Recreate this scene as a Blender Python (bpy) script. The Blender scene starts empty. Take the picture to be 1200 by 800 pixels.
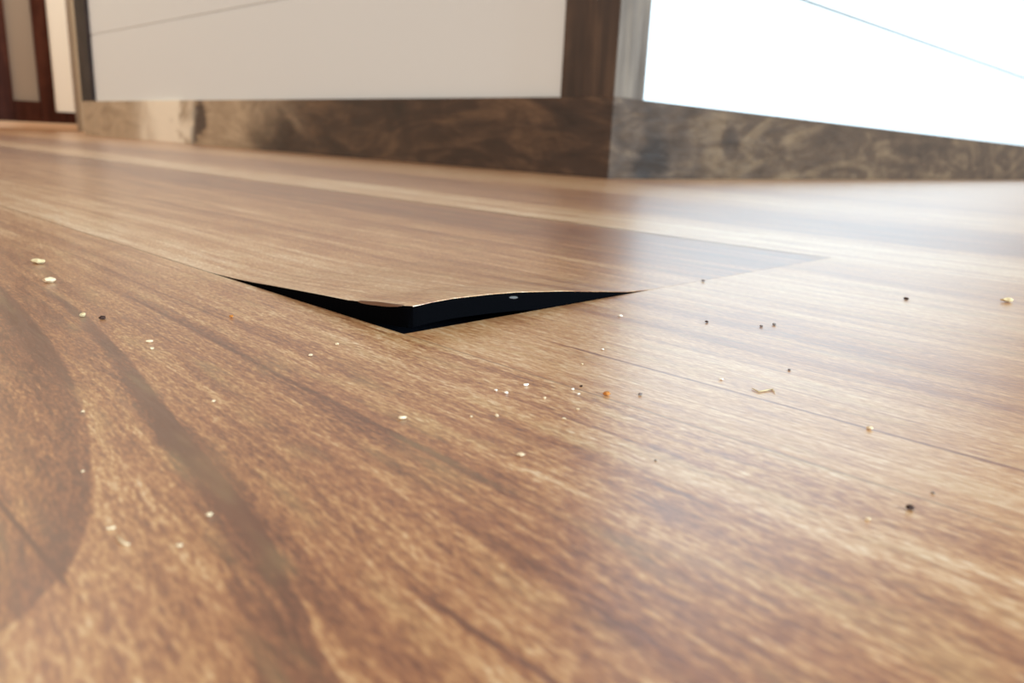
import bpy, bmesh, math, random
from mathutils import Vector, Matrix

# ------------------------------------------------------------------ camera
F_PX, PITCH, ROLL, CAM_H = 907.03, 0.2515, 0.0477, 0.0353
FWD = Vector((0, math.cos(PITCH), -math.sin(PITCH)))
RT0 = Vector((1, 0, 0)); UP0 = RT0.cross(FWD)
RT = RT0 * math.cos(ROLL) + UP0 * math.sin(ROLL)
UP = -RT0 * math.sin(ROLL) + UP0 * math.cos(ROLL)
CAM = Vector((0, 0, CAM_H))
cd = bpy.data.cameras.new('camera'); cam = bpy.data.objects.new('camera', cd)
bpy.context.scene.collection.objects.link(cam)
cd.sensor_width = 36; cd.lens = F_PX / 1200 * 36
cd.clip_start = 0.005; cd.clip_end = 50
m = Matrix((RT, UP, -FWD)).transposed().to_4x4(); m.translation = CAM
cam.matrix_world = m
cd.dof.use_dof = True; cd.dof.focus_distance = 0.138
cd.dof.aperture_fstop = (cd.lens) / 0.9          # about a 1 mm wide aperture
bpy.context.scene.camera = cam

# ------------------------------------------------------------------ light
sc = bpy.context.scene
sc.view_settings.view_transform = 'Standard'; sc.view_settings.look = 'None'
sc.view_settings.gamma = 1; sc.view_settings.use_curve_mapping = False
sc.view_settings.exposure = 0.18
wd = bpy.data.worlds.new('world'); sc.world = wd; wd.use_nodes = True
wd.node_tree.nodes['Background'].inputs[0].default_value = (1.0, 0.88, 0.78, 1)
wd.node_tree.nodes['Background'].inputs[1].default_value = 0.50
WORLD = 0.62
def area(name, loc, target, sx, sy, power, col):
    ld = bpy.data.lights.new(name, 'AREA'); ld.shape = 'RECTANGLE'; ld.size = sx; ld.size_y = sy
    ld.energy = power; ld.color = col
    o = bpy.data.objects.new(name, ld); sc.collection.objects.link(o); o.location = loc
    o.rotation_euler = (Vector(target) - Vector(loc)).to_track_quat('-Z', 'Y').to_euler()
    return o
area('window_daylight', (2.5, -0.9, 0.75), (0.8, 1.3, 0.35), 1.5, 1.3, 240, (0.60, 0.82, 1.0))
area('left_face_fill', (-2.2, -1.0, 1.1), (-0.3, 1.2, 0.3), 1.3, 1.3, 26, (1.0, 0.93, 0.86))  # added fill aimed at the island's left face, no actual lamp there

# ------------------------------------------------------------------ helpers
C = sc.collection
def link(name, bm, mats, parent=None, smooth=False, loc=None, rotz=None):
    me = bpy.data.meshes.new(name)
    bmesh.ops.recalc_face_normals(bm, faces=bm.faces)
    bm.to_mesh(me); bm.free()
    for mt in (mats if isinstance(mats, (list, tuple)) else [mats]): me.materials.append(mt)
    if smooth: me.polygons.foreach_set('use_smooth', [True] * len(me.polygons))
    o = bpy.data.objects.new(name, me); C.objects.link(o)
    if parent: o.parent = parent
    if loc is not None: o.location = loc
    if rotz is not None: o.rotation_euler = (0, 0, rotz)
    return o
def empty(name, loc, rotz=0):
    o = bpy.data.objects.new(name, None); C.objects.link(o); o.location = loc
    o.rotation_euler = (0, 0, rotz); o.empty_display_size = 0.05
    return o
def tag(o, label=None, cat=None, group=None, kind=None):
    if label: o['label'] = label
    if cat: o['category'] = cat
    if group: o['group'] = group
    if kind: o['kind'] = kind
    return o
def box(bm, x0, x1, y0, y1, z0, z1, bev=0.0, seg=2):
    r = bmesh.ops.create_cube(bm, size=1.0)
    vs = r['verts']
    for v in vs:
        v.co = Vector((x0 if v.co.x < 0 else x1, y0 if v.co.y < 0 else y1, z0 if v.co.z < 0 else z1))
    if bev > 0:
        es = list({e for v in vs for e in v.link_edges})
        bmesh.ops.bevel(bm, geom=es, offset=bev, segments=seg, affect='EDGES', profile=0.5)
def ray(px, py):
    return (FWD + RT * ((px - 600) / F_PX) + UP * ((400 - py) / F_PX)).normalized()
def on_floor(px, py, z=0.0):
    d = ray(px, py); return CAM + d * ((z - CAM.z) / d.z)

# ------------------------------------------------------------------ node helper
class NT:
    def __init__(self, name):
        self.mat = bpy.data.materials.new(name); self.mat.use_nodes = True
        self.t = self.mat.node_tree; self.b = self.t.nodes['Principled BSDF']
    def new(self, ty, **kw):
        n = self.t.nodes.new(ty)
        for k, v in kw.items(): setattr(n, k, v)
        return n
    def put(self, sock, v):
        if isinstance(v, (int, float)):
            sock.default_value = v
        elif isinstance(v, tuple):
            sock.default_value = v
        else: self.t.links.new(v, sock)
    def m(self, op, a, b=0.0, c=None, clamp=False):
        n = self.new('ShaderNodeMath', operation=op, use_clamp=clamp)
        self.put(n.inputs[0], a); self.put(n.inputs[1], b)
        if c is not None: self.put(n.inputs[2], c)
        return n.outputs[0]
    def ramp(self, x, a, b, c=0.0, d=1.0, smooth=True):
        n = self.new('ShaderNodeMapRange', interpolation_type='SMOOTHSTEP' if smooth else 'LINEAR')
        self.put(n.inputs[0], x)
        for i, v in enumerate((a, b, c, d)): self.put(n.inputs[i + 1], v)
        return n.outputs[0]
    def vec(self, x, y, z=0.0):
        n = self.new('ShaderNodeCombineXYZ')
        for i, v in enumerate((x, y, z)): self.put(n.inputs[i], v)
        return n.outputs[0]
    def noise(self, vec, scale=1.0, detail=2.0, rough=0.5, dist=0.0):
        n = self.new('ShaderNodeTexNoise'); self.put(n.inputs['Vector'], vec)
        n.inputs['Scale'].default_value = scale; n.inputs['Detail'].default_value = detail
        n.inputs['Roughness'].default_value = rough; n.inputs['Distortion'].default_value = dist
        return n.outputs['Fac']
    def mix(self, f, a, b, mode='MIX'):
        n = self.new('ShaderNodeMix', data_type='RGBA', blend_type=mode)
        self.put(n.inputs['Factor'], f); self.put(n.inputs['A'], a); self.put(n.inputs['B'], b)
        return n.outputs['Result']
    def cramp(self, x, stops, interp='LINEAR'):
        n = self.new('ShaderNodeValToRGB'); self.put(n.inputs[0], x); r = n.color_ramp
        r.interpolation = interp
        while len(r.elements) > 1: r.elements.remove(r.elements[-1])
        r.elements[0].position = stops[0][0]; r.elements[0].color = stops[0][1]
        for p, c in stops[1:]:
            e = r.elements.new(p); e.color = c
        return n.outputs[0]
    def curve(self, x, pts):
        n = self.new('ShaderNodeFloatCurve'); self.put(n.inputs['Value'], x)
        c = n.mapping.curves[0]
        pts = sorted(pts)
        c.points[0].location = pts[0]; c.points[1].location = pts[-1]
        for p in pts[1:-1]: c.points.new(*p)
        n.mapping.update()
        return n.outputs[0]
    def bump(self, h, dist, strength=1.0):
        n = self.new('ShaderNodeBump'); n.inputs['Strength'].default_value = strength
        n.inputs['Distance'].default_value = dist; self.put(n.inputs['Height'], h)
        self.t.links.new(n.outputs[0], self.b.inputs['Normal'])
    def base(self, c): self.put(self.b.inputs['Base Color'], c)
def srgb(r, g, b):
    f = lambda c: (c / 255 / 12.92) if c / 255 <= 0.04045 else ((c / 255 + 0.055) / 1.055) ** 2.4
    return (f(r), f(g), f(b), 1.0)
def plain(name, col, rough=0.5, spec=0.5, bump=None):
    n = NT(name); n.base(col); n.b.inputs['Roughness'].default_value = rough
    n.b.inputs['Specular IOR Level'].default_value = spec
    if bump:
        tc = n.new('ShaderNodeTexCoord'); n.bump(n.noise(tc.outputs['Object'], bump[0], 4), bump[1])
    return n.mat

# floor grid: v runs across the planks, u along them
TH = 0.7553
V0, WID, UE = 0.0875, 0.198, 0.110      # near seam, plank width, end joint
ROT_F = math.pi / 2 - TH
Ldir = Vector((-math.cos(TH), math.sin(TH), 0)); Rdir = Vector((math.sin(TH), math.cos(TH), 0))

# ------------------------------------------------------------------ vinyl plank material
n = NT('vinyl_plank')
uvn = n.new('ShaderNodeUVMap', uv_map='grain'); sep = n.new('ShaderNodeSeparateXYZ')
n.t.links.new(uvn.outputs[0], sep.inputs[0]); v, u = sep.outputs[0], sep.outputs[1]
M = n.m
row0 = M('GREATER_THAN', v, V0)
near = M('SUBTRACT', 1.0, row0)
ucl = M('MINIMUM', u, 0.30)
warp = M('MULTIPLY', M('MULTIPLY', M('SUBTRACT', ucl, 0.10), 1.9), M('MULTIPLY', M('SUBTRACT', V0, v), near))
wob = M('MULTIPLY', M('SUBTRACT', n.noise(n.vec(M('MULTIPLY', v, 30), M('MULTIPLY', u, 16)), 1, 2), 0.5), 0.003)
w = M('ADD', M('SUBTRACT', v, warp), wob)
rowid = M('FLOOR', M('DIVIDE', M('SUBTRACT', v, V0), WID))
endm = M('LESS_THAN', u, UE)                                   # boards before the end joint of row 0
isr0 = M('MULTIPLY', row0, M('LESS_THAN', v, V0 + WID))
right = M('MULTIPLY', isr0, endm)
seed = M('ADD', M('MULTIPLY', rowid, 7.31), M('MULTIPLY', right, 3.7))
def nz(a, b, det=2, rough=0.5, z=0.0, dist=0.0):
    return n.noise(n.vec(M('MULTIPLY', w, a), M('MULTIPLY', u, b), M('ADD', seed, z)), 1, det, rough, dist)
nA = nz(140, 5, 2, .5)            # broad streaks
nB = nz(420, 22, 3, .55, 11)      # streaks of about 2 mm
nC = nz(1500, 120, 3, .6, 23)     # short streaks
nD = nz(2600, 620, 2, .6, 31)     # ticks
nE = nz(60, 40, 2, .5, 41)        # slow mottle
tone = M('ADD', 0.44, M('MULTIPLY', M('SUBTRACT', nA, .5), 1.1))
tone = M('ADD', tone, M('MULTIPLY', M('SUBTRACT', nB, .5), 0.85))
tone = M('ADD', tone, M('MULTIPLY', M('SUBTRACT', nC, .5), 1.15))
tone = M('ADD', tone, M('MULTIPLY', M('SUBTRACT', nD, .5), 1.5))
tone = M('ADD', tone, M('MULTIPLY', M('SUBTRACT', nE, .5), 0.25))
# streak profile across the boards
def g(x): return (x, x, x, 1)
prof = n.cramp(M('DIVIDE', w, 0.80), [(0.0, g(.44)), (.02, g(.42)), (.045, g(.46)), (.065, g(.50)), (.085, g(.53)), (.100, g(.58)), (.1085, g(.60)),
    (.111, g(.80)), (.150, g(.74)), (.170, g(.58)), (.210, g(.56)), (.255, g(.50)), (.285, g(.30)), (.325, g(.24)), (.353, g(.38)), (.357, g(.86)),
    (.420, g(.86)), (.450, g(.50)), (.510, g(.34)), (.590, g(.36)), (.635, g(.62)), (.70, g(.72)), (.80, g(.66)), (.88, g(.48)), (1.0, g(.6))])
tone = M('ADD', tone, M('MULTIPLY', M('SUBTRACT', prof, .5), 1.15))
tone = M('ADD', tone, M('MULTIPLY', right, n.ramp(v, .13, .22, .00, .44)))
def stripe(c, hw, u0, u1, amt, warped=True, fade=0.01):
    global tone
    x = w if warped else v
    d = M('ABSOLUTE', M('SUBTRACT', x, c))
    k = n.ramp(d, hw, hw * 0.2)
    k = M('MULTIPLY', k, M('MULTIPLY', n.ramp(u, u0 - fade, u0 + fade), n.ramp(u, u1 + fade, u1 - fade)))
    k = M('MULTIPLY', k, n.ramp(nC, 0.25, 0.5, 0.5, 1.0))
    tone = M('SUBTRACT', tone, M('MULTIPLY', k, amt))
stripe(.0570, .0008, .045, .17, .40)      # long line on the left half
stripe(.0650, .0005, .11, .24, .30)
stripe(.0420, .0012, .02, .060, .22)
stripe(.1058, .0006, .00, .090, .95, False)
stripe(.0960, .0005, .02, .085, .28, False)
stripe(.1140, .0004, .02, .090, .25, False)
stripe(.1230, .0004, .02, .095, .22, False)
stripe(.1010, .0004, .16, .26, .20, False)
stripe(.0775, .0006, .02, .100, .26)
stripe(.0700, .0007, .01, .070, .22)
stripe(.0500, .0010, .01, .055, .22)
stripe(.0158, .00035, .061, .085, .8, False, .004)
stripe(.0355, .0005, .026, .043, .5, False, .004)
# cathedral figure in the nearest board
vo = M('MULTIPLY', n.curve(M('MULTIPLY', u, 5), [(0, .38), (.19, .502), (.241, .564), (.299, .634), (.339, .666), (.415, .718), (.50, .78), (.612, .862), (.87, .992), (1, 1.0)]), 0.05)
vo = M('ADD', vo, M('MULTIPLY', M('SUBTRACT', nC, .5), .0010))
do = M('SUBTRACT', vo, v)
wo = n.ramp(u, .05, .19, .0047, .0009, False)
ko = M('MULTIPLY', n.ramp(do, -.0002, .0003), n.ramp(do, M('MULTIPLY', wo, 1.3), M('MULTIPLY', wo, 0.5)))
ko = M('MULTIPLY', ko, M('MULTIPLY', near, n.ramp(u, .20, .15)))
vi = M('MULTIPLY', n.curve(M('MULTIPLY', u, 5), [(0, 0), (.285, 0), (.292, .21), (.31, .296), (.336, .372), (.427, .51), (.53, .622), (.70, .746), (.97, .864), (1, .87)]), 0.05)
vi = M('ADD', vi, M('MULTIPLY', M('SUBTRACT', nC, .5), .0012))
di = M('SUBTRACT', vi, v)
ki = M('MULTIPLY', n.ramp(di, -.0003, .0004), n.ramp(di, .0065, .0012, 0.72, 1.0))
ki = M('MULTIPLY', ki, near)
tone = M('SUBTRACT', tone, M('MULTIPLY', ko, 0.58))
tone = M('SUBTRACT', tone, M('MULTIPLY', ki, 0.50))
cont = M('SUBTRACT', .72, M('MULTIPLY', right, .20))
tone = M('ADD', M('MULTIPLY', M('SUBTRACT', tone, .5), cont), .5, clamp=True)
col = n.cramp(tone, [(0.0, srgb(98, 56, 34)), (.22, srgb(126, 75, 46)), (.45, srgb(160, 104, 62)), (.65, srgb(190, 140, 90)), (.85, srgb(212, 176, 134)), (1.0, srgb(228, 202, 168))])
# warm / pink / olive drift of the print
hue = nz(300, 60, 2, .5, 77)
col = n.mix(n.ramp(hue, .45, .75, 0, .20), col, srgb(150, 88, 58))
hue2 = nz(260, 50, 2, .5, 97)
col = n.mix(n.ramp(hue2, .52, .75, 0, .22), col, srgb(176, 152, 96))
# joints between boards
def seamline(c, hw, x, gate=None, amt=.5):
    global col
    k = n.ramp(M('ABSOLUTE', M('SUBTRACT', x, c)), hw, hw * .3)
    if gate is not None: k = M('MULTIPLY', k, gate)
    col = n.mix(M('MULTIPLY', k, amt), col, srgb(60, 44, 36))
for kk in range(-1, 14): seamline(V0 + kk * WID, .00035, v, None, .40 if kk < 1 else .12)
seamline(UE, .0002, u, isr0, .15)
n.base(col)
n.put(n.b.inputs['Roughness'], n.ramp(nC, .2, .8, .30, .42))
n.b.inputs['Specular IOR Level'].default_value = 0.9
n.b.inputs['Coat Weight'].default_value = .55; n.b.inputs['Coat Roughness'].default_value = .30
n.bump(M('ADD', M('MULTIPLY', nC, .6), M('MULTIPLY', nD, .5)), 0.00007, 0.7)
VINYL = n.mat

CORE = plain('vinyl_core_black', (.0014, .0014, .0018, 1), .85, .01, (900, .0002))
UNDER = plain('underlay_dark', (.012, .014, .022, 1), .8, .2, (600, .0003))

# ------------------------------------------------------------------ dark stained wood
def stained(name, along, c0, c1, c2, knots=(), pale=False):
    n = NT(name); M = n.m
    tc = n.new('ShaderNodeTexCoord'); s = n.new('ShaderNodeSeparateXYZ'); n.t.links.new(tc.outputs['Object'], s.inputs[0])
    ax = {'x': (9, 34, 34), 'y': (34, 9, 34), 'z': (40, 40, 3)}[along]
    vec = n.vec(*[M('MULTIPLY', s.outputs[i], ax[i]) for i in range(3)])
    a = n.noise(vec, .55, 4, .6, 2.3 if along in 'xy' else 1.6); b = n.noise(vec, 3.0, 3, .6, .4)
    c = n.noise(tc.outputs['Object'], 7.0, 3, .6, .8)
    t = M('ADD', M('MULTIPLY', a, .75), M('ADD', M('MULTIPLY', b, .25), M('MULTIPLY', M('SUBTRACT', c, .5), .5)))
    for (kx, ky, kz, rr) in knots:
        d = n.new('ShaderNodeVectorMath', operation='DISTANCE'); n.t.links.new(tc.outputs['Object'], d.inputs[0]); d.inputs[1].default_value = (kx, ky, kz)
        t = M('SUBTRACT', t, n.ramp(M('ADD', d.outputs['Value'], M('MULTIPLY', M('SUBTRACT', b, .5), .02)), rr, rr * .3, 0, .5 if pale else .22))
    cc = n.cramp(t, [(.25, c0), (.5, c1), (.75, c2)])
    if pale:        # board colour turns paler towards its far end
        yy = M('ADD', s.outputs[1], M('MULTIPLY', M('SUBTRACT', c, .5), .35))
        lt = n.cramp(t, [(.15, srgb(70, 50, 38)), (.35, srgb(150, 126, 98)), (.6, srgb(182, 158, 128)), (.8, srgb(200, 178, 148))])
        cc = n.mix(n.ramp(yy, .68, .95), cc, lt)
        k2 = M('MULTIPLY', n.ramp(yy, 1.14, 1.22), n.ramp(yy, 1.55, 1.30))  # grazing glare painted into the rail colour as a bright patch
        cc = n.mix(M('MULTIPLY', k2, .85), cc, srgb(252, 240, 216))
    n.base(cc)
    n.put(n.b.inputs['Roughness'], n.ramp(b, .3, .7, .36, .5))
    n.b.inputs['Specular IOR Level'].default_value = .5
    n.bump(b, .0006, .5)
    return n.mat
D0, D1, D2 = srgb(34, 24, 18), srgb(66, 46, 33), srgb(112, 84, 60)
WOOD_X = stained('stained_wood_x', 'x', srgb(34, 24, 17), srgb(66, 48, 34), srgb(106, 82, 58), [(.085, 0, .01, .05), (.26, 0, .05, .03)])
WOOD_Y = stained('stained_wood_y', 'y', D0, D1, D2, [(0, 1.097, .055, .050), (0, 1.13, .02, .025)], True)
WOOD_Z = stained('stained_wood_z', 'z', D0, D1, D2)
WOOD_Z2 = stained('stained_wood_z2', 'z', srgb(58, 48, 40), srgb(92, 78, 66), srgb(124, 106, 88))  # greyer, lighter copy for the right face: cool window light put into the colour
END = stained('stained_wood_end', 'z', srgb(26, 20, 20), srgb(44, 34, 32), srgb(66, 52, 48)); END.node_tree.nodes['Principled BSDF'].inputs['Specular IOR Level'].default_value = .15
WHITE = plain('painted_shiplap', srgb(223, 224, 221), .45, .4, (60, .0004))

# ------------------------------------------------------------------ floor (setting)
HOLE_U1 = UE + 1.22; V1 = V0 + WID
def grid_patch(bm, uvl, v0, v1, u0, u1):
    vs = [bm.verts.new((a, b, 0)) for a, b in ((v0, u0), (v1, u0), (v1, u1), (v0, u1))]
    f = bm.faces.new(vs)
    for l in f.loops: l[uvl].uv = (l.vert.co.x, l.vert.co.y)
bm = bmesh.new(); uvl = bm.loops.layers.uv.new('grain')
A, B = -3.2, 5.2
U0, U1b = -2.6, 3.6
grid_patch(bm, uvl, A, V0, U0, U1b)
grid_patch(bm, uvl, V1, B, U0, U1b)
grid_patch(bm, uvl, V0, V1, U0, UE)
grid_patch(bm, uvl, V0, V1, HOLE_U1, U1b)
T = 0.0045
def wall(bm, a, b, mi=1):
    vs = [bm.verts.new((a[0], a[1], 0)), bm.verts.new((b[0], b[1], 0)), bm.verts.new((b[0], b[1], -T)), bm.verts.new((a[0], a[1], -T))]
    f = bm.faces.new(vs); f.material_index = mi
wall(bm, (V0, UE), (V0, HOLE_U1)); wall(bm, (V1, HOLE_U1), (V1, UE)); wall(bm, (V1, UE), (V0, UE)); wall(bm, (V0, HOLE_U1), (V1, HOLE_U1))
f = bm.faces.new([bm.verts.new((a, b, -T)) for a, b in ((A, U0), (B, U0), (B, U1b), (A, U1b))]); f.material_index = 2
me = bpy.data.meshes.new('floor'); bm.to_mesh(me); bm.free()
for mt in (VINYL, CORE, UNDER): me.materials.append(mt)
floor = bpy.data.objects.new('floor', me); C.objects.link(floor); floor.rotation_euler = (0, 0, ROT_F)
tag(floor, kind='structure')

# ------------------------------------------------------------------ lifted plank
GAP = 0.0008
ZL = [(0, 1.0), (.004, .95), (.010, .83), (.018, .64), (.030, .50), (.045, .30), (.056, .15), (.066, .05), (.076, 0)]
ZE = [(0, .93), (.006, 1.0), (.012, 1.03), (.022, .98), (.030, .90), (.045, .64), (.058, .36), (.070, .10), (.080, 0)]
def interp(tab, x):
    if x <= tab[0][0]: return tab[0][1]
    for (a, fa), (b, fb) in zip(tab, tab[1:]):
        if x <= b: return fa + (fb - fa) * (x - a) / (b - a)
    return 0.0
def lift(s, t):
    return 0.0051 * interp(ZL, s) * interp(ZE, t)
def lines(a, b, fine_end, step, coarse):
    xs = []; x = a
    while x < fine_end: xs.append(x); x += step
    while x < b: xs.append(x); x += coarse
    xs.append(b); return xs
SS = lines(0, 1.218, .10, .0010, .05); TT = lines(0, WID - GAP - .0001, .10, .0010, .01)
def edge_in(s, t):
    # rounded, slightly broken tip
    ds = .0003 * math.exp(-(t / .0016) ** 2); dt = .0021 * math.exp(-s / .0032)
    dt += .00035 * math.exp(-((s - .0085) / .0028) ** 2)
    return ds * math.exp(-s / .004), dt * math.exp(-t / .004)
TK = 0.0042
bm = bmesh.new(); uvl = bm.loops.layers.uv.new('grain')
top = []; low = []; bot = []
for s in SS:
    a, b, c = [], [], []
    for t in TT:
        ds, dt = edge_in(s, t); gl = GAP - .00068 * min(1, max(0, (s - .05) / .03)); ge = GAP - .00065 * min(1, max(0, (t - .06) / .03)); S = s + ds + ge; Tt = t + dt + gl; z = lift(s, t)
        bev = 0.00035 if (s == 0 or t == 0) else 0
        a.append(bm.verts.new((Tt, S, z - bev * .0)))
        c.append(bm.verts.new((Tt + (0.0003 if t == 0 else 0), S + (0.0003 if s == 0 else 0), z - TK)))
    top.append(a); bot.append(c)
ns, nt = len(SS), len(TT)
def quad(vs, mi):
    f = bm.faces.new(vs); f.material_index = mi; f.smooth = (mi == 0)
    for l in f.loops: l[uvl].uv = (V0 + l.vert.co.x, UE + l.vert.co.y)
for i in range(ns - 1):
    for j in range(nt - 1):
        quad([top[i][j], top[i][j + 1], top[i + 1][j + 1], top[i + 1][j]], 0)
        quad([bot[i][j], bot[i + 1][j], bot[i + 1][j + 1], bot[i][j + 1]], 1)
def dup(vv): return bm.verts.new(vv.co)
tl = [dup(r_[0]) for r_ in top]; bl = [dup(r_[0]) for r_ in bot]
te = [dup(q) for q in top[0]]; be = [dup(q) for q in bot[0]]
for q in te: q.co.y -= .00006; q.co.z -= .00012
tf = [dup(q) for q in top[0]]; tg = [dup(q) for q in te]
for j in range(nt - 1): quad([tf[j], tg[j], tg[j + 1], tf[j + 1]], 0)
for i in range(ns - 1):
    quad([tl[i], tl[i + 1], bl[i + 1], bl[i]], 1)
    quad([top[i][-1], bot[i][-1], bot[i + 1][-1], top[i + 1][-1]], 1)
for j in range(nt - 1):
    quad([te[j], be[j], be[j + 1], te[j + 1]], 1)
    quad([top[-1][j], top[-1][j + 1], bot[-1][j + 1], bot[-1][j]], 1)
me = bpy.data.meshes.new('floor_plank'); bm.to_mesh(me); bm.free()
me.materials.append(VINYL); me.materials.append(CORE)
plank = bpy.data.objects.new('floor_plank', me); C.objects.link(plank)
plank.location = Rdir * V0 + Ldir * UE; plank.rotation_euler = (0, 0, ROT_F)
tag(plank, 'brown wood-look vinyl floor plank with its near corner curled up over a black gap', 'floor plank')

# torn sliver of the printed film along the lifted edge, just left of the tip
SLIV = plain('torn_film_brown', srgb(112, 80, 58), .6, .3)
bm = bmesh.new(); prev = None
for i in range(15):
    k = i / 14; s = .0022 + .0125 * k
    hgt = .00045 * math.sin(math.pi * k) ** .6 + .00008
    z = lift(s, 0); ds, dt = edge_in(s, 0); x = dt + GAP - .00006
    a = [bm.verts.new(p) for p in ((x, s + GAP, z + hgt * .35), (x + .0007, s + GAP, z + .00012), (x + .0001, s + GAP, z - hgt), (x - .0001, s + GAP, z - hgt))]
    if prev:
        for q in range(4): bm.faces.new([prev[q], prev[(q + 1) % 4], a[(q + 1) % 4], a[q]])
    else: bm.faces.new(a)
    prev = a
bm.faces.new(prev)
tag(link('torn_edge', bm, SLIV, plank), 'brown torn sliver of surface film')
# flattened grey oval on the black end edge
bm = bmesh.new(); bmesh.ops.create_uvsphere(bm, u_segments=16, v_segments=8, radius=1)
for q in bm.verts: q.co = Vector((q.co.x * .0017 + .0300, q.co.y * .00012 + GAP + .0001, q.co.z * .00035 + lift(0, .030) - .0011 - q.co.x * .0002))
tag(link('edge_mark', bm, plain('grey_mark', srgb(88, 84, 80), .8, .2), plank, True), 'small grey mark on the black plank edge')

# ------------------------------------------------------------------ kitchen island
IT = 0.7823
Ci = Vector((0.1007, 0.9075, 0)); IL = Vector((-math.cos(IT), math.sin(IT), 0)); IR = Vector((math.sin(IT), math.cos(IT), 0))
isl = empty('kitchen_island', Ci, math.pi / 2 - IT)
tag(isl, 'kitchen island base with dark stained wood frame around white shiplap panels', 'kitchen island')
LX, LY, H = 2.6, 1.854, 0.88             # local x along the right face, local y along the left face
RH, RHt = 0.090, 0.09; TB = 0.020; WL, WR = 0.081, 0.0564; WE = 0.088
bm = bmesh.new(); box(bm, .03, LX - .001, .03, LY - .001, 0.0, H - .001); link('carcass', bm, WHITE, isl)
def board(face, a, b, z0, z1, m0=True):
    # a frame board on one face, mitred where it meets the corner
    bm = bmesh.new()
    if face == 'L': box(bm, 0, TB, a, b, z0, z1)
    else: box(bm, a, b, 0, TB, z0, z1)
    if m0:
        for q in bm.verts:
            if face == 'L' and q.co.y == a and q.co.x == TB: q.co.y = TB + .0003
            if face == 'R' and q.co.x == a and q.co.y == TB: q.co.x = TB + .0003
    bmesh.ops.bevel(bm, geom=list(bm.edges), offset=.0005, segments=2, affect='EDGES')
    return bm
# left face (plane x = 0), frame boards
bv = .0006
g0 = .0003
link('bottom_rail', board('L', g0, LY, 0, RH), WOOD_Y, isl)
link('corner_post', board('L', g0, WL, RH, H - RHt), WOOD_Z, isl)
link('end_post', board('L', LY - WE, LY, RH, H - RHt, False), END, isl)
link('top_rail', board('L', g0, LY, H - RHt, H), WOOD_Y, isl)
# right face (plane y = 0)
link('bottom_rail', board('R', g0, LX, 0, RH), WOOD_X, isl)
link('corner_post', board('R', g0, WR, RH, H - RHt), WOOD_Z2, isl)
link('end_post', board('R', LX - .09, LX, RH, H - RHt, False), WOOD_Z2, isl)
link('top_rail', board('R', g0, LX, H - RHt, H), WOOD_X, isl)
# shiplap
HG, BH = 0.2558, 0.1658
def shiplap(axis, a, b):
    bm = bmesh.new(); z = RH - .02
    tops = [HG + BH * k for k in range(0, 4)]
    z0 = RH - .01
    if axis == 'y': box(bm, .0115, .029, a - .01, b + .01, z0, H - RHt + .01)
    for zt in tops + [H - RHt + .01]:
        zt = min(zt, H - RHt + .01)
        if zt - z0 < .01: break
        if axis == 'y': box(bm, .009, .0285, a - .01, b + .01, z0 + .0016, zt - .0016, .0012)
        else: box(bm, a - .01, b + .01, .009, .0285, z0 + .0022, zt - .0022, .0012)
        z0 = zt
    return bm
link('shiplap_panel', shiplap('y', WL, LY - WE), WHITE, isl)
link('shiplap_panel', shiplap('x', WR, LX - .09), WHITE, isl)
bm = bmesh.new(); box(bm, -.03, LX + .03, -.03, LY + .03, H, H + .035, .004); link('worktop', bm, WHITE, isl)

# ------------------------------------------------------------------ back wall with a dark framed door
WALLP = plain('wall_paint', srgb(196, 178, 152), .7, .3, (40, .0006))
WU = 2.73
area('door_fill', Ci + IL * (WU - .75) + IR * (-.25) + Vector((0, 0, 1.7)), Ci + IL * WU + IR * (.05) + Vector((0, 0, .2)), .5, .5, 16, (1.0, .93, .82))  # unseen fill added to brighten the door and the wall around it
bw = empty('wall_back', Ci + IL * WU, math.pi / 2 - IT)      # local x along the wall, local y away from the room
tag(bw, kind='structure')
def on_wall(px, py, off=0.0):
    d = ray(px, py); P = CAM + d * (((Ci + IL * (WU - off) - CAM).dot(IL)) / d.dot(IL)); q = P - (Ci + IL * WU)
    return q.dot(IR), P.z
xD1 = on_wall(88, 100)[0]; xD0 = xD1 - .36
bm = bmesh.new()
box(bm, xD1, 4.0, 0, .1, 0, 2.6); box(bm, -3.0, xD0, 0, .1, 0, 2.6); box(bm, xD0, xD1, 0, .1, 2.1, 2.6)
wm = link('wall_face', bm, WALLP, bw)
DK = stained('dark_door_wood', 'z', srgb(40, 20, 14), srgb(66, 34, 24), srgb(92, 52, 38)); DK.node_tree.nodes['Principled BSDF'].inputs['Specular IOR Level'].default_value = .12
CREAM = plain('cream_panel', srgb(252, 243, 226), .5, .4)
TAN = plain('greige_panel', srgb(160, 142, 124), .4, .5)
OAK = plain('pale_threshold', srgb(206, 168, 132), .5, .4)
door = empty('door_1', Ci + IL * WU + IR * xD1, math.pi / 2 - IT); tag(door, kind='structure')
rx = lambda px, py: on_wall(px, py, .02)[0] - xD1
zB = max(.026, on_wall(45, 145, .02)[1]); zT = on_wall(30, 118, .02)[1]; zT2 = on_wall(70, 131, .02)[1]
x1, x2, x3, x4, x5 = rx(5, 70), rx(11, 70), rx(43, 70), rx(60, 70), rx(83, 70)
bm = bmesh.new()
def seg(a, b, z0, z1, y0=-.02, y1=.04): box(bm, a, b, y0, y1, z0, z1, .003)
seg(-.36, x2, zB, 2.08); seg(x3, x4, zB, 2.08); seg(x2, x3, zB, zT); seg(x4, x5, zB, zT2); seg(x2, x3, 1.96, 2.08); seg(x4, x5, 1.96, 2.08)
link('door_frame', bm, DK, door)
bm = bmesh.new(); box(bm, x2, x3, .0, .02, zT, 1.96); link('narrow_panel', bm, TAN, door)
bm = bmesh.new(); box(bm, x4, x5, -.012, .01, zT2, 1.96); link('bright_panel', bm, CREAM, door)
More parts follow.
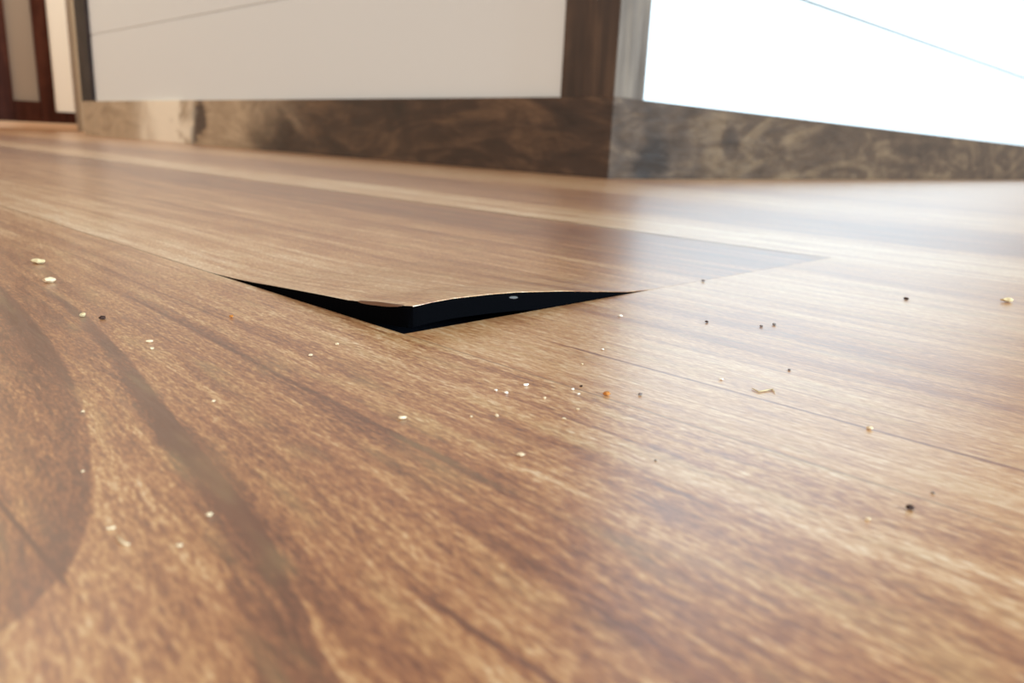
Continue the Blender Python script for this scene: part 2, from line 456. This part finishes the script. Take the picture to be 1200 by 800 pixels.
bm = bmesh.new(); box(bm, x5, 0, -.012, .03, 0, 2.08, .002); link('door_casing', bm, TAN, door)
bm = bmesh.new(); box(bm, -.36, x5, -.035, .03, 0, zB, .004); link('door_threshold', bm, OAK, door)

# ------------------------------------------------------------------ crumbs and flecks on the floor
PALE = plain('pale_sawdust', srgb(220, 194, 156), .7, .3); YEL = plain('yellowish_sawdust', srgb(206, 182, 136), .7, .3)
DARKC = plain('dark_grit', srgb(62, 42, 34), .8, .2); ORG = plain('orange_crumb', srgb(186, 116, 48), .7, .3); GRY = plain('grey_grit', srgb(120, 106, 98), .8, .2)
WHT = plain('white_fleck', srgb(240, 226, 204), .5, .4)
rnd = random.Random(5)
def crumb(name, px, py, size, aspect, ang, mat, label, cat, group=None):
    P = on_floor(px, py); dist = (P - CAM).length; r = size * .85 * dist / F_PX / 2
    bm = bmesh.new(); bmesh.ops.create_icosphere(bm, subdivisions=2, radius=1)
    off = [rnd.uniform(.75, 1.2) for _ in bm.verts]
    hz = r * (.38 if aspect > 1.6 else .55)
    for q, k in zip(bm.verts, off):
        c = q.co * k; q.co = Vector((c.x * r, c.y * r / aspect * 1.3, c.z * hz))
    lo = min(q.co.z for q in bm.verts)
    for q in bm.verts: q.co.z -= lo
    o = link(name, bm, mat, None, False, (P.x, P.y, 0.00001), ang)
    tag(o, label, cat, group); return o
def curl(name, pts, thick, mat, label, cat, group=None):
    Ps = [on_floor(*p) for p in pts]; base = Ps[0]; dist = (base - CAM).length; r = thick * dist / F_PX / 2
    bm = bmesh.new(); prev = None
    nP = len(Ps)
    for i, P in enumerate(Ps):
        d = (Ps[min(i + 1, nP - 1)] - Ps[max(i - 1, 0)]).normalized(); sd = Vector((-d.y, d.x, 0))
        k = r * (0.5 if i in (0, nP - 1) else 1); c = P - base + Vector((0, 0, r * 1.0))
        ring = [bm.verts.new(c + sd * (math.cos(a) * k) + Vector((0, 0, math.sin(a) * k * .8))) for a in [j * math.pi / 3 for j in range(6)]]
        if prev:
            for q in range(6): bm.faces.new([prev[q], prev[(q + 1) % 6], ring[(q + 1) % 6], ring[q]])
        else: bm.faces.new(ring)
        prev = ring
    bm.faces.new(prev)
    o = link(name, bm, mat, None, True, (base.x, base.y, 0.0)); tag(o, label, cat, group); return o
G1, G2 = 'pale wood crumbs on the floor', 'dark specks of grit on the floor'
for a in [
 (471, 491, 12, 3.0, .25, PALE, 'pale straight splinter lying below the tip of the lifted plank corner'),
 (610, 534, 12, 1.8, -.4, PALE, 'largest chunky cream wood crumb in the middle of the foreground'),
 (582, 488, 6, 1.3, 0, PALE, 'small cream crumb above and left of the largest chunky crumb'),
 (552, 489, 4, 1.2, 0, PALE, 'tiny cream crumb directly right of the straight splinter below the tip'),
 (593, 461, 6, 1.5, .2, WHT, 'pale crumb at the right end of the pair left of the slanted sliver'),
 (581, 458, 5, 1.5, -.5, WHT, 'pale crumb at the left end of the pair left of the slanted sliver'),
 (616, 452, 9, 3.0, .6, WHT, 'slanted pale sliver below the right half of the black gap'),
 (638, 467, 5, 1.2, 0, PALE, 'round pale crumb just below and right of the slanted sliver'),
 (671, 457, 5, 1.6, .4, WHT, 'white fleck nearest on the left of the orange crumb, upper of the close pair'),
 (678, 462, 5, 2.6, .8, WHT, 'thin white sliver close to the left of the orange crumb'),
 (677, 480, 5, 1.2, 0, PALE, 'pale crumb directly below the thin white sliver near the orange crumb'),
 (661, 491, 6, 1.8, 0, PALE, 'pale crumb lowest of the cluster left of the orange crumb'),
 (682, 427, 4, 1.2, 0, PALE, 'tiny pale crumb on the floor above the orange crumb'),
 (727, 371, 6, 1.4, 0, WHT, 'bright white fleck just below the right end of the black gap'),
 (706, 410, 4, 1.2, 0, WHT, 'tiny white fleck between the bright white fleck and the orange crumb'),
 (845, 445, 7, 1.7, .1, WHT, 'white fleck left of the pale curl on the greyish part of the floor'),
 (1019, 503, 8, 1.6, 0, PALE, 'pale crumb beside the long dark grain line on the right'),
 (1017, 609, 8, 1.8, .3, PALE, 'pale crumb left of the brown speck at the lower right'),
 (1180, 354, 14, 2.6, -.1, YEL, 'cream flake at the right edge of the picture'),
 (45, 309, 16, 2.2, -.1, YEL, 'upper of two big blurred cream flakes at the left edge'),
 (58, 331, 15, 1.8, 0, PALE, 'lower of two big blurred cream flakes at the left edge'),
 (97, 371, 8, 1.4, 0, YEL, 'yellowish crumb left of the dark brown speck on the left'),
 (175, 401, 9, 2.0, .3, PALE, 'elongated pale crumb right of and below the dark brown speck on the left'),
 (178, 409, 5, 1.2, 0, PALE, 'tiny pale crumb touching below the elongated pale crumb on the left'),
 (364, 417, 7, 1.8, .3, PALE, 'pale crumb under the left half of the black gap'),
 (395, 404, 5, 1.2, 0, PALE, 'small pale crumb closest under the left half of the black gap'),
 (250, 471, 5, 1.4, 0, PALE, 'small pale crumb between the two dark curved grain lines and the gap'),
 (97, 483, 4, 1.2, 0, PALE, 'tiny pale crumb on the edge of the inner grain arch, upper one'),
 (97, 553, 4, 1.2, 0, PALE, 'tiny pale crumb on the edge of the inner grain arch, lower one'),
 (245, 604, 8, 1.3, .6, PALE, 'pale crumb lying on the broad dark grain arch at lower left'),
 (130, 620, 10, 2.2, .5, PALE, 'pale splinter above the small curl at lower left'),
 (210, 640, 9, 1.8, .1, PALE, 'faint pale crumb right of the small curl at lower left'),
]: crumb('wood_crumb', *a, 'wood crumb', G1)
for a in [
 (711, 463, 10, 1.1, 0, ORG, 'orange round crumb on the dark grain line right of the pale cluster'),
 (271, 372, 6, 1.3, 0, ORG, 'small orange crumb below the left end of the black gap'),
]: crumb('orange_crumb', *a, 'crumb', 'orange crumbs on the floor')
for a in [
 (1062, 351, 6, 1.2, 0, DARKC, 'black speck standing alone on the pale grey floor at right'),
 (828, 378, 5, 1.0, 0, DARKC, 'black speck on the pale floor right of the end of the gap'),
 (824, 330, 5, 1.0, 0, GRY, 'grey brown speck where the plank end joint meets the darker board'),
 (892, 383, 5, 1.3, 0, GRY, 'grey speck, left one of the pair on the pale floor right of the gap'),
 (907, 381, 5, 1.2, 0, GRY, 'grey speck, right one of the pair on the pale floor right of the gap'),
 (925, 434, 4, 1.2, 0, GRY, 'tiny grey speck above the pale curl on the right'),
 (681, 453, 4, 1.2, 0, DARKC, 'tiny dark speck touching the grain line left of the orange crumb'),
 (750, 463, 6, 1.4, 0, GRY, 'grey brown speck right of the orange crumb'),
 (1066, 597, 10, 1.5, .1, DARKC, 'largest brown speck at the lower right'),
 (1093, 578, 4, 1.1, 0, GRY, 'tiny speck above and right of the largest brown speck at lower right'),
 (768, 540, 3, 1.1, 0, DARKC, 'tiny dark speck in the tan floor left of the lower right specks'),
 (120, 374, 8, 1.4, .2, DARKC, 'dark brown speck on the left side of the floor'),
]: crumb('grit_speck', *a, 'speck', G2)
curl('wood_curl', [(137, 628), (141, 635), (147, 639), (152, 639)], 3.2, PALE, 'small bent pale wood curl at lower left', 'wood curl', 'pale wood curls')
curl('wood_curl', [(881, 456), (889, 460), (898, 458), (905, 457), (908, 461)], 2.2, YEL, 'thin bent pale wood curl on the greyish floor at right', 'wood curl', 'pale wood curls')
